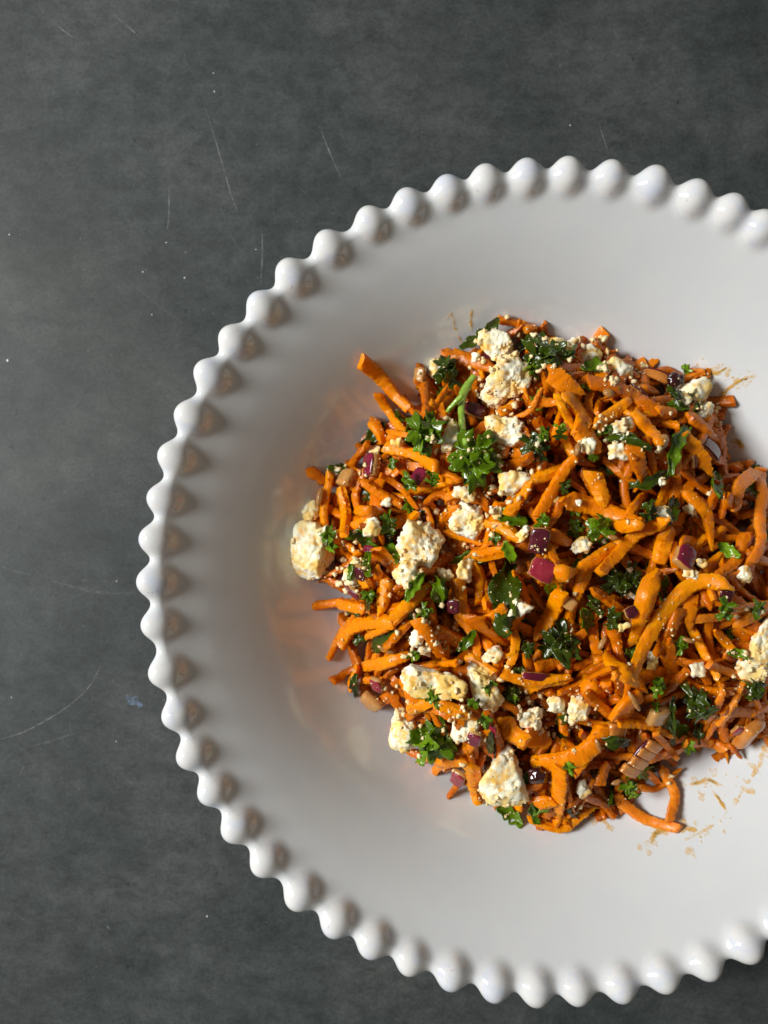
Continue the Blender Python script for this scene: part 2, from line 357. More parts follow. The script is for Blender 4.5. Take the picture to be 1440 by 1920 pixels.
for a in [(268,510,1.9),(346,521,1.9),(14,676,2.6),(402,172,1.6),(285,590,1.4),(218,1390,1.4),(219,1090,1.5),(18,440,1.6),(1069,235,1.6),(400,137,1.4),(22,1308,1.4),(480,468,1.4),(312,455,1.5),(388,1718,2.0)]: chip(*a, M['chip'])
for a in [(252,1313,13),(240,1308,7),(262,1322,6)]: chip(*a, M['bluechip'])

# ------------------------------------------------------------------ piece builders (all return world-space vertices)
def jag(n, amp, step=1): 
    a = rng.standard_normal(n)*amp; return a if step == 1 else np.interp(np.arange(n), np.arange(0, n+step, step), rng.standard_normal(len(np.arange(0, n+step, step)))*amp)
SEC = [(1, 0), (1, .72), (.86, 1), (0, 1), (-.86, 1), (-1, .72), (-1, 0), (-1, -.72), (-.86, -1), (0, -1), (.86, -1), (1, -.72)]
def ribbon(P, SD, UP, W, T, jw=.06, ends=('cut', 'cut'), cup=0.0, sq=.38):
    n = len(P); k = 12; V = []; top = random.uniform(.45, 1.05); off = random.uniform(-1, 1); JE = rng.standard_normal((n, 12)); TG = nrm(np.gradient(P, axis=0))
    sl0, sl1 = (random.uniform(-.7, .7), random.uniform(-.7, .7)) if sq < .8 else (0, 0)
    t = np.linspace(0, 1, n); e = np.ones(n)
    for s, kind in enumerate(ends):
        u = t if s == 0 else 1-t
        if kind == 'point': e *= np.clip(u/.32, .06, 1)**.75
        elif kind == 'slant': e *= np.clip(u/.14, .22, 1)**.8
        else: e *= np.where(u < 1e-6, .84, 1)
    ja, jb, jt = 1+jag(n, jw)+jag(n, jw*1.6, 5), 1+jag(n, jw)+jag(n, jw*1.6, 5), 1+jag(n, .06, 4)
    for i in range(n):
        for q in range(k):
            if sq > .8: c, s = math.cos(2*math.pi*q/k), math.sin(2*math.pi*q/k)
            else:
                c, s = SEC[q]
                if s > .5: c = c*top+off*(1-top)
            x = c*W[i]/2*e[i]*(ja[i] if c > 0 else jb[i]); z = s*T[i]/2*(e[i]**.4)*jt[i]
            if q in (1, 2, 4, 5): x += W[i]*.045*JE[i, q]; z += T[i]*.07*JE[i, q+5]
            z += cup*(x/(W[i]/2+1e-9))**2*T[i]
            sh = (sl0*max(0, 1-i/3.) + sl1*max(0, 1-(n-1-i)/3.))*x
            V.append(P[i]+SD[i]*x+UP[i]*z+TG[i]*sh)
    F = [(i*k+q, i*k+(q+1) % k, (i+1)*k+(q+1) % k, (i+1)*k+q) for i in range(n-1) for q in range(k)]
    tan0 = P[0]-P[1]; tan1 = P[-1]-P[-2]
    V.append(P[0]+tan0*.25); V.append(P[-1]+tan1*.25); a0, a1 = len(V)-2, len(V)-1
    F += [(a0, (q+1) % k, q) for q in range(k)]+[(a1, (n-1)*k+q, (n-1)*k+(q+1) % k) for q in range(k)]
    return np.array(V), F
def nrm(v): return v/(np.linalg.norm(v, axis=-1, keepdims=True)+1e-12)
def lay_path(pts, lift=.0, sag=.75, n=None):
    """photo points -> a path of stations resting on the height map"""
    Q = [at(*p) for p in pts]; Q = np.array([q[:2] for q in Q])
    if len(Q) == 1: Q = np.vstack([Q, Q+.001])
    L = np.linalg.norm(np.diff(Q, axis=0), axis=1).sum(); n = n or max(8, min(48, int(L/.0006)))
    P2 = catmull(Q, n); z = hz(P2[:, 0], P2[:, 1]); t = np.linspace(-1, 1, n)
    deg = 2 if L > .008 else 1
    c = np.polyfit(t, z, deg)
    if deg == 2: c[0] *= .8
    zz = np.polyval(c, t); zz += np.percentile(z-zz, 100*sag)
    gap = z-zz
    zz = np.minimum(zz, np.maximum(SM[hidx(P2[:, 0], P2[:, 1])]+.0045, BOWLH[hidx(P2[:, 0], P2[:, 1])]+.001)) if lift == 0 else zz+lift
    # keep the photo position after the height is known
    k = (ZC-zz)/(ZC-SM[hidx(P2[:, 0], P2[:, 1])]); return np.stack([P2[:, 0]*k, P2[:, 1]*k, zz], 1)
def heap_normal(x, y):
    e = .004; a = float(SMB[hidx(x+e, y)]-SMB[hidx(x-e, y)])/(2*e); b = float(SMB[hidx(x, y+e)]-SMB[hidx(x, y-e)])/(2*e)
    return nrm(np.array([-a, -b, 1.0]))
SMB = blur(SM, 7)
def px2m(w_, z=.035): return w_*(ZC-z)/FPX
def carrot_geo(pts, wpx, lift=0., sag=.82, ends=None, roll=None, thick=None):
    P = lay_path(pts, lift, sag); n = len(P); Tn = nrm(np.gradient(P, axis=0)); mid = P[n//2]
    up = heap_normal(*mid[:2])*.5+np.array([0, 0, .5]); r0 = random.gauss(0, .28) if roll is None else roll; tw = random.gauss(0, .35)
    W = px2m(wpx, mid[2])*.9; th = thick*MM if thick else min(W*.6, random.uniform(1.5, 2.3)*MM)
    P[:, 2] += th*.35; SD, UP = [], []
    for i in range(n):
        s = nrm(np.cross(Tn[i], up)); u = np.cross(s, Tn[i]); a = r0+tw*(i/(n-1)-.5)
        SD.append(s*math.cos(a)+u*math.sin(a)); UP.append(u*math.cos(a)-s*math.sin(a))
    Wd = W*(1+.17*np.sin(np.linspace(random.uniform(0, 3), random.uniform(3, 6), n))); Th = np.full(n, th)
    ends = ends or (random.choice(['cut', 'cut', 'cut', 'slant']), random.choice(['cut', 'cut', 'slant', 'cut', 'cut', 'point']))
    V, F = ribbon(P, SD, UP, Wd, Th, min(.06, .00012/W), ends, random.uniform(-.25, .1)); 
    V = V+rng.standard_normal(V.shape)*.00006; return V, F

LM = [((594,1038),'the chunky feta at the left foot of the heap'),((790,1025),'the large rounded feta lump left of centre'),((880,975),'the knobbly white feta near the middle'),((933,655),'the three-cornered feta at the top edge'),((955,712),'the tall crumbly feta below the top edge'),((955,808),'the flat yellowish feta above the middle'),((893,862),'the parsley sprig with the long stem'),((800,812),'the curly parsley tuft at upper left'),((696,872),'the glossy purple onion dice at upper left'),((1016,1069),'the shiny magenta onion dice in the middle'),((1282,1044),'the purple onion dice right of centre'),((949,1107),'the big dark parsley leaf in the middle'),((818,1385),'the parsley rosette at the bottom left'),((945,1455),'the largest feta chunk at the bottom edge'),((751,1368),'the blocky feta at the lower left edge'),((907,1290),'the slanting feta slab at lower left'),((812,1282),'the ragged feta band at lower left'),((1079,1338),'the white feta flakes below the middle'),((1195,1418),'the striped brown onion slice'),((1404,1374),'the see-through onion cube at the right'),((1240,1170),'the long arching carrot shred'),((1263,714),'the dark wrinkled berry at upper right'),((1049,1205),'the dark curly parsley below the middle'),((1430,1210),'the pale feta clump at the right edge'),((1007,1452),'the glossy dark berry at the bottom'),((1345,900),'the upper right shaded slope'),((1120,987),'the bright green parsley leaf near the middle'),((678,678),'the lone carrot stick pointing out at upper left'),((1254,1538),'the carrot loop on the bare glaze'),((1045,650),'the long feta at the top edge'),((1110,857),'the thick carrot wedges above the middle')]
def direction(dx, dy):
    if math.hypot(dx, dy) < 22: return 'lying on'
    a = math.degrees(math.atan2(-dy, dx)) % 360
    return ['just right of','above and right of','just above','above and left of','just left of','below and left of','just below','below and right of'][int((a+22.5)//45) % 8]
def where(px, py, own=None):
    c = sorted([(math.hypot(px-p[0], py-p[1]), p, t) for p, t in LM if own is None or math.hypot(own[0]-p[0], own[1]-p[1]) > 1])[0]
    return direction(px-c[1][0], py-c[1][1])+' '+c[2]
LAB = []                                                     # (object, base words, extra words) – made unique at the end
def lean(pts):
    dx, dy = pts[-1][0]-pts[0][0], pts[-1][1]-pts[0][1]; a = math.degrees(math.atan2(-dy, dx)) % 180
    return 'level' if a < 20 or a > 160 else 'rising rightwards' if a < 65 else 'upright' if a < 115 else 'falling rightwards'
GC = 'grated carrot shreds in the salad'
def carrot(pts, wpx, m='carrot', label=None, buried=False, **kw):
    V, F = carrot_geo(pts, wpx, **kw); o = add('carrot_shred', V, F, M[m], smooth=2); o['category'] = 'carrot shred'; o['group'] = GC
    if label: o['label'] = label
    else:
        L = sum(math.dist(pts[i], pts[i+1]) for i in range(len(pts)-1)); mx, my = np.mean([p[0] for p in pts]), np.mean([p[1] for p in pts])
        size = 'long' if L > 95 else 'short' if L < 48 else 'medium'; wd = 'broad' if wpx > 29 else 'thin' if wpx < 18 else ''
        LAB.append((o, ' '.join(x for x in ['half-buried' if buried else '', size, wd] if x), 'carrot shred', where(mx, my), lean(pts)))
    return o
def ico(sub):
    import bmesh
    b = bmesh.new(); bmesh.ops.create_icosphere(b, subdivisions=sub, radius=1); b.verts.ensure_lookup_table()
    V = np.array([v.co[:] for v in b.verts]); F = [tuple(v.index for v in f.verts) for f in b.faces]; b.free(); return V, F
ICO = {k: ico(k) for k in (1, 2, 3, 4, 5)}
def feta_geo(px, py, wpx, hpx, ang=0., up=.12, sub=None, thick=.75):
    x, y, z0 = at(px, py); W, H = px2m(wpx, z0)/2, px2m(hpx, z0)/2; Tk = min(W, H)*thick
    sub = sub or (5 if max(wpx, hpx) > 60 else 4 if max(wpx, hpx) > 24 else 3); D, F = ICO[sub]
    W *= 1.07; H *= 1.07; npl = 8; pn = nrm(rng.standard_normal((npl, 3))); ph = rng.uniform(.55, .95, npl)
    pn = np.vstack([pn, np.eye(3), -np.eye(3)]); ph = np.concatenate([ph, np.full(6, .95)])
    dots = D@pn.T; r = np.where(dots > .05, ph/np.clip(dots, .05, None), 9); r = -np.log(np.exp(-r*11).sum(1))/11; r = np.clip(r, .3, 1.15)
    size = np.array([W, H, Tk]); P = D*r[:, None]*size; sd = Vector(rng.uniform(-9, 9, 3)); g = 1/(.9*MM)
    amp = min(W, H)
    for i in range(len(P)):
        p = Vector(P[i]); q = p+sd*.01
        dl = amp*.30*fbm(q, .7/amp, 2)+.00080*fbm(q, 620, 3)-.0009*max(0, fbm(q+sd, 260, 2)-.25)
        c = noise.cell(Vector(q)*g) if False else noise.voronoi(Vector(q)*900)[0][0]
        dl += .00050*(.5-c) if amp > .0012 else .0002*(.5-c)
        gm = max(0., min(1., .55+1.6*noise.noise((q+sd)*210))); dl = dl*(.62+.60*gm)
        P[i] = P[i]+D[i]*dl
    a = -ang; ca, sa = math.cos(a), math.sin(a); Rz = np.array([[ca, -sa, 0], [sa, ca, 0], [0, 0, 1]]); P = P@Rz.T
    n = nrm(heap_normal(x, y)*.45+np.array([0, 0, .55])); q = Vector((0, 0, 1)).rotation_difference(Vector(n)).to_matrix(); P = P@np.array(q).T
    i, j = hidx(x+P[:, 0], y+P[:, 1]); base = np.percentile(HM[i, j], 70); base = min(base, max(z0+.003, float(BOWLH[hidx(x, y)])+.0005))
    zc = base+Tk*up; k = (ZC-zc)/(ZC-z0); return P+np.array([x*k, y*k, zc]), F
def feta(px, py, wpx, hpx, ang=0., label=None, up=.12, **kw):
    V, F = feta_geo(px, py, wpx, hpx, ang, up, **kw); o = add('feta_chunk', V, F, M['feta']); o['category'] = 'feta'; o['group'] = 'feta chunks in the salad'
    if label: o['label'] = label
    else:
        s = max(wpx, hpx); LAB.append((o, 'tiny' if s < 22 else 'small' if s < 36 else 'medium', 'cream feta piece', where(px, py, (px, py)), 'wider than tall' if wpx > hpx*1.1 else 'taller than wide' if hpx > wpx*1.1 else 'roundish'))
    return o
def saw(x): return abs((x/math.pi) % 2-1)
def lobe(phi, kind):
    if kind == 'tri': return (.20+.80*abs(math.cos(1.5*(phi-math.pi/2)))**.8*(.66+.34*saw(9*(phi-math.pi/2)+math.pi)))
    if kind == 'old': return (.26+.66*abs(math.cos(1.5*(phi-math.pi/2)))**.9+.10*abs(math.sin(6*phi)))
    return .55+.22*saw(5*phi)+.14*saw(13*phi)
def leaf_geo(c, W, H, ang, n, curl=.35, kind='tri', fold=.5):
    """a toothed leaflet: two skins 0.2 mm apart, ruffled and folded along its midrib"""
    nr, na = 6, 72; ph0 = random.uniform(0, 6); P = [(0, 0, 0)]
    for i in range(1, nr+1):
        rho = i/nr
        for j in range(na):
            a = 2*math.pi*j/na; r = lobe(a, kind)*rho*(1 if i < nr else 1+random.gauss(0, .03)); x, y = r*math.cos(a), r*math.sin(a)
            z = curl*rho**2*(.5*math.sin(3*a+ph0)+.35*math.sin(5*a+ph0*2)+.3*fbm((x*1.5+ph0, y*1.5, ph0), 1.2, 2))+fold*(abs(x)-.25*(x*x+y*y))
            P.append((x, y, z))
    P = np.array(P)*np.array([W, H, (W+H)/2]); F = [(0, 1+j, 1+(j+1) % na) for j in range(na)]
    F += [(1+(i-1)*na+j, 1+i*na+j, 1+i*na+(j+1) % na, 1+(i-1)*na+(j+1) % na) for i in range(1, nr) for j in range(na)]
    nv = len(P); lo = P-np.array([0, 0, .00022]); V = np.vstack([P, lo]); F2 = [tuple(q+nv for q in reversed(f)) for f in F]
    e = 1+(nr-1)*na; F = F+F2+[(e+j, nv+e+j, nv+e+(j+1) % na, e+(j+1) % na) for j in range(na)]
    ca, sa = math.cos(ang), math.sin(ang); V = V@np.array([[ca, -sa, 0], [sa, ca, 0], [0, 0, 1]]).T
    q = Vector((0, 0, 1)).rotation_difference(Vector(n)).to_matrix(); return V@np.array(q).T+np.array(c), F
def rest(px, py, r=.003):
    x, y, z0 = at(px, py); i, j = hidx(x+r*np.cos(np.arange(8)), y+r*np.sin(np.arange(8))); z = min(np.percentile(HM[i, j], 65), max(z0+.004, float(BOWLH[hidx(x, y)])+.0012))
    k = (ZC-z)/(ZC-z0); return np.array([x*k, y*k, z])
def leaf_tone(t): return M[{'n': 'leaf', 'l': 'leaf_light', 'd': 'leaf_dark'}[t]]
GP = 'chopped parsley pieces in the salad'
def plabel(o, words, px, py, lean_, label):
    o['category'] = 'parsley'; o['group'] = GP
    if label: o['label'] = label
    else: LAB.append((o, words, 'parsley piece', where(px, py, (px, py)), lean_))
TN = {'n': 'green', 'l': 'bright green', 'd': 'dark green'}
def parsley(px, py, wpx, hpx, ang=0., tone='n', label=None, lift=.0012):
    W, H = px2m(wpx)/2, px2m(hpx)/2; c = rest(px, py); c[2] += lift
    if max(wpx, hpx)/min(wpx, hpx) > 1.9:                      # long cut strip with toothed edges
        L = max(wpx, hpx); a = ang+(math.pi/2 if hpx > wpx else 0); dx, dy = math.cos(a)*L/2, -math.sin(a)*L/2; b = random.uniform(-.18, .18)*L
        pts = [(px-dx, py-dy), (px-dy/L*b*2, py+dx/L*b*2), (px+dx, py+dy)]; return strip(pts, min(wpx, hpx), tone, label)
    n = nrm(heap_normal(c[0], c[1])+rng.standard_normal(3)*.28)
    if max(wpx, hpx) < 30:
        V, F = leaf_geo(c, W*1.35, H*1.35, random.uniform(0, 6), n, .5, random.choice(['tri', 'rnd']), random.uniform(.1, .6)); o = add('parsley_leaf', V, F, leaf_tone(tone))
        plabel(o, 'small '+TN[tone], px, py, 'wider than tall' if wpx > hpx else 'taller than wide', label); return o
    return tuft(px, py, wpx, hpx, tone, label, 3 if max(wpx, hpx) < 45 else 5)
def tuft(px, py, wpx, hpx, tone, label, k, stem=None):
    W, H = px2m(wpx)/2, px2m(hpx)/2; c = rest(px, py); root = empty('parsley_sprig', c); plabel(root, 'curly '+TN[tone], px, py, 'wider than tall' if wpx > hpx else 'taller than wide', label)
    if stem: 
        for pts, w_ in stem: stem_piece(pts, w_, root)
    for i in range(k):
        a = 2*math.pi*i/k*1.0+random.uniform(-.4, .4); rr = 0 if i == 0 else random.uniform(.38, .62); s = random.uniform(.66, .92)
        cc = c+np.array([math.cos(a)*W*rr, math.sin(a)*H*rr, .0012+.0022*random.random()]); n = nrm(np.array([math.cos(a)*.55, math.sin(a)*.55, 1])+rng.standard_normal(3)*.33+heap_normal(c[0], c[1])*.3)
        V, F = leaf_geo(cc, W*s*1.25, H*s*1.25, random.uniform(0, 6), n, .3, 'tri', random.uniform(.15, .6))
        add('leaflet', V, F, leaf_tone(tone if random.random() < .7 else {'n': 'l', 'l': 'n', 'd': 'd'}[tone]), parent=root)
    return root
def stem_piece(pts, wpx, root=None, lift=.002, m='stem'):
    P = lay_path(pts, lift, .85); n = len(P); Tn = nrm(np.gradient(P, axis=0)); SD = nrm(np.cross(Tn, np.array([0, 0, 1.]))); UP = np.cross(SD, Tn); W = px2m(wpx)*(1+.14*np.sin(np.linspace(0, 5, n))+jag(n, .05, 3))
    V, F = ribbon(P, SD, UP, W, W, .03, ('cut', 'cut'), 0, .9); return add('stem', V, F, M[m], parent=root)
def strip(pts, wpx, tone='n', label=None, lift=.0007):
    P = lay_path(pts, lift, .7); n = len(P); Tn = nrm(np.gradient(P, axis=0)); mid = P[n//2]; up = nrm(heap_normal(*mid[:2])*.6+rng.standard_normal(3)*.25+np.array([0, 0, .5])); SD, UP = [], []
    tw = random.uniform(-.9, .9)
    for i in range(n):
        s = nrm(np.cross(Tn[i], up)); u = np.cross(s, Tn[i]); a = tw*(i/(n-1)-.5); SD.append(s*math.cos(a)+u*math.sin(a)); UP.append(u*math.cos(a)-s*math.sin(a))
    t = np.linspace(0, 1, n); W = px2m(wpx)*(.35+.65*np.sin(math.pi*np.clip(t*.92+.04, 0, 1)))*(1+.22*np.sin(t*random.uniform(14, 22)+random.random()*6))
    k = 7; V = []
    for sgn in (1, -1):
        for i in range(n):
            for q in range(k):
                u = q/(k-1)*2-1; z = W[i]*(.34*u*u-.1)+.00035*math.sin(u*5+i*.9); V.append(P[i]+SD[i]*u*W[i]/2*(1+random.gauss(0, .05)*(abs(u) > .9))+UP[i]*(z+(.00012 if sgn > 0 else -.00012)))
    nk = n*k; F = [(i*k+q, i*k+q+1, (i+1)*k+q+1, (i+1)*k+q) for i in range(n-1) for q in range(k-1)]; F += [tuple(nk+x for x in reversed(f)) for f in list(F)]
    edge = [i*k for i in range(n)]+[(n-1)*k+q for q in range(1, k)]+[i*k+k-1 for i in range(n-2, -1, -1)]+[q for q in range(k-2, 0, -1)]
    F += [(edge[e], edge[(e+1) % len(edge)], nk+edge[(e+1) % len(edge)], nk+edge[e]) for e in range(len(edge))]
    o = add('parsley_leaf', np.array(V), F, leaf_tone(tone)); mx, my = np.mean([p[0] for p in pts]), np.mean([p[1] for p in pts]); plabel(o, 'narrow '+TN[tone], mx, my, lean(pts), label); return o
def slab(c, W, H, Tk, ang, n, bend=.15, stripes=0):
    """rounded curved slab: (outer skin vertices, flesh vertices)"""
    g = 11; out = []
    for sgn, zz in ((1, Tk/2), (-1, -Tk/2)):
        for i in range(g):
            for j in range(g):
                u, v = i/(g-1)*2-1, j/(g-1)*2-1; rnd = 1-.07*(u*u*v*v); e = max(abs(u), abs(v)); z = zz*(1-.35*(e > .99))-bend*W*u*u
                if stripes and sgn > 0: z -= .00022*(abs(math.sin((v+1)*stripes*math.pi/2)) < .22)
                out.append((u*W*rnd*(1+.04*math.sin(v*4)), v*H*rnd*(1+.05*math.sin(u*3+1)), z))
    V = np.array(out); F = [(i*g+j, (i+1)*g+j, (i+1)*g+j+1, i*g+j+1) for i in range(g-1) for j in range(g-1)]; m = g*g; F += [tuple(m+x for x in reversed(f)) for f in list(F)]
    e = [i*g for i in range(g)]+[(g-1)*g+j for j in range(1, g)]+[i*g+g-1 for i in range(g-2, -1, -1)]+[j for j in range(g-2, 0, -1)]
    F += [(e[(k+1) % len(e)], e[k], m+e[k], m+e[(k+1) % len(e)]) for k in range(len(e))]
    V += rng.standard_normal(V.shape)*.00003; ca, sa = math.cos(-ang), math.sin(-ang); V = V@np.array([[ca, -sa, 0], [sa, ca, 0], [0, 0, 1]]).T
    q = Vector((0, 0, 1)).rotation_difference(Vector(n)).to_matrix(); return V@np.array(q).T+np.array(c), F
def onion(px, py, wpx, hpx, ang=0., skin='skin', label=None, flesh='flesh', tk=None, lift=.0008, stripes=0):
    W, H = px2m(wpx)/2, px2m(hpx)/2; c = rest(px, py); c[2] += lift; n = nrm(heap_normal(c[0], c[1])+rng.standard_normal(3)*.22); Tk = tk*MM if tk else min(W, H)*.9
    root = empty('onion_piece', c); root['category'] = 'onion'; root['group'] = 'diced onion pieces in the salad'
    if label: root['label'] = label
    else: LAB.append((root, 'small' if max(wpx, hpx) < 30 else 'medium', {'skin': 'purple', 'skin_pink': 'pink', 'skin_dark': 'dark purple', None: 'pale'}[skin]+' onion piece', where(px, py, (px, py)), 'wider than tall' if wpx > hpx else 'taller than wide'))
    V, F = slab(c, W, H, Tk, ang, n, .12, stripes); add('flesh', V, F, M[flesh], parent=root)
    if skin: V, F = slab(c+n*(Tk/2+.0001), W*.97, H*.97, .0005, ang, n, .12); add('skin', V, F, M[skin], parent=root)
    return root
def striped_onion():
    c = rest(1195, 1415, .006); c[2] += .0042; n = nrm(heap_normal(c[0], c[1])+np.array([.1, -.1, .4])); root = empty('onion_piece', c); root['category'] = 'onion'; root['group'] = 'diced onion pieces in the salad'; root['label'] = 'brown onion slice with dark cross stripes near the bottom right'
    a = .58; ax = np.array([math.sin(a), math.cos(a), 0]); ax = nrm(ax-n*ax.dot(n)); W = px2m(44)/2; L = px2m(84)
    V, F = slab(c-n*.0003, W*.93, L*.48, .0011, a, n, .0); add('skin', V, F, M['skin_dark'], parent=root)
    e = [-.5, -.24, .02, .27, .5]
    for k in range(4):
        m_ = (e[k]+e[k+1])/2; V, F = slab(c+ax*L*m_+n*.0003*(k % 2), W*(1-.05*k), L*(e[k+1]-e[k])/2*.975, .0016, a, n, .03); add('layer', V, F, M['flesh_brown'], parent=root)
    return root
def seed(px, py, L, wpx, ang, label=None):
    c = rest(px, py); c[2] += .0006; D, F = ICO[3]; l_, w_ = px2m(L)/2, px2m(wpx)/2; a = np.arctan2(D[:, 2], D[:, 1])
    V = D*np.array([l_, w_, w_]); V = V*(1+.10*np.cos(7*a)*(1-D[:, 0]**2))[:, None]; V[:, 2] += .12*l_*(1-D[:, 0]**2); ca, sa = math.cos(-ang), math.sin(-ang)
    V = V@np.array([[ca, -sa, 0], [sa, ca, 0], [0, 0, 1]]).T; o = add('cumin_seed', V+c, F, M['seed']); o['category'] = 'seed'; o['group'] = 'cumin seeds in the salad'
    if label: o['label'] = label
    else: LAB.append((o, 'small', 'ribbed brown cumin seed', where(px, py), 'slim'))
    return o
def berry(px, py, r, label):
    c = rest(px, py); c[2] += .001; D, F = ICO[4]; P = D*px2m(r)
    for i in range(len(P)): P[i] += D[i]*.0005*fbm(P[i]+c, 500, 3)*1.6
    o = add('dark_berry', P*np.array([1.1, .95, .8])+c, F, M['raisin']); o['category'] = 'berry'; o['label'] = label; return o

# ------------------------------------------------------------------ core of the heap, dark as painted gap shade (what nobody could count)
def core():
    st = 3; V, F, idx = [], [], {}
    Z = HC
    for i in range(0, HN, st):
        for j in range(0, HN, st):
            if RC[i, j] < 1.0 and Z[i, j] > BOWLH[i, j]-.002:
                p = (gx[i], gy[j]); z = Z[i, j]+.0016*fbm((p[0], p[1], .3), 260, 3)+.0009*fbm((p[0], p[1], .7), 900, 2); idx[(i, j)] = len(V); V.append((p[0], p[1], max(z, BOWLH[i, j]-.001)))
    for (i, j), a in idx.items():
        q = [(i+st, j), (i+st, j+st), (i, j+st)]
        if all(t in idx for t in q): F.append((a, idx[q[0]], idx[q[1]], idx[q[2]]))
    o = add('chopped_salad', np.array(V), F, M['core']); tag(o, 'dark mass of chopped salad coloured like the shade deep between the carrot shreds', kind='stuff')
core()
def rand_in(lim, lo=0.):
    while True:
        x, y = random.uniform(540, 1480), random.uniform(590, 1560); w_ = at(x, y)
        i, j = hidx(w_[0], w_[1])
        if lo < RR[i, j] < lim: return x, y, RR[i, j]
def rand_path(L, lim, lo=0.):
    x, y, _ = rand_in(lim, lo); a = random.uniform(0, math.pi); dx, dy = math.cos(a)*L/2, math.sin(a)*L/2; b = random.uniform(-.30, .30)*L
    return [(x-dx, y-dy), (x-dy/L*2*b, y+dx/L*2*b), (x+dx, y+dy)]
# deep layer: joined, hardly seen
dv, df, mi, nn = [], [], [], 0
for k in range(760):
    leafy = random.random() > .84
    V, F = carrot_geo(rand_path(random.uniform(60, 150), .92), random.uniform(12, 26), sag=.72) if not leafy else (leaf_geo(rest(*rand_in(.95)[:2])+np.array([0, 0, .001]), .003, .003, random.uniform(0, 6), nrm(rng.standard_normal(3)+np.array([0, 0, 1.5])), .5))
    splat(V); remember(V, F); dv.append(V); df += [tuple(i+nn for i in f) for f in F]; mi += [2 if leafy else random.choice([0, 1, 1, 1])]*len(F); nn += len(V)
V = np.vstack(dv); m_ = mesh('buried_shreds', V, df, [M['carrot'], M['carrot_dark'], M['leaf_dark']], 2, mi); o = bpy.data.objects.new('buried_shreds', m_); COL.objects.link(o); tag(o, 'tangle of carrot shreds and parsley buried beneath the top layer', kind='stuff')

# upper filler: things one can pick out between the hand-placed ones
for k in range(130):
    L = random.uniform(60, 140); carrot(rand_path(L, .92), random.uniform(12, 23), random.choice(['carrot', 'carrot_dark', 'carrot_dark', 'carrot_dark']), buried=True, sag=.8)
for k in range(44):
    x, y, _ = rand_in(.93); s = random.uniform(13, 30)
    if x+y > 2250 and k % 3:
        q = at(x-260, y-60)
        if RR[hidx(q[0], q[1])] < .9: x -= 260; y -= 60; feta(x, y, s*random.uniform(.8, 1.4), s, random.uniform(0, 3), sub=3)
for k in range(50):
    x, y, _ = rand_in(.93); s = random.uniform(18, 34)
    if k % 2: parsley(x, y, s*random.uniform(.7, 1.7), s, random.uniform(0, 3), random.choice('nnd'))
    else: parsley(x, y, s*2.3, s*.95, random.uniform(0, 3), random.choice('nnd'))
for k in range(8):
    x, y, _ = rand_in(.92); onion(x, y, random.uniform(14, 26), random.uniform(12, 20), random.uniform(0, 3), random.choice(['skin_dark', 'skin', 'skin_pink']))

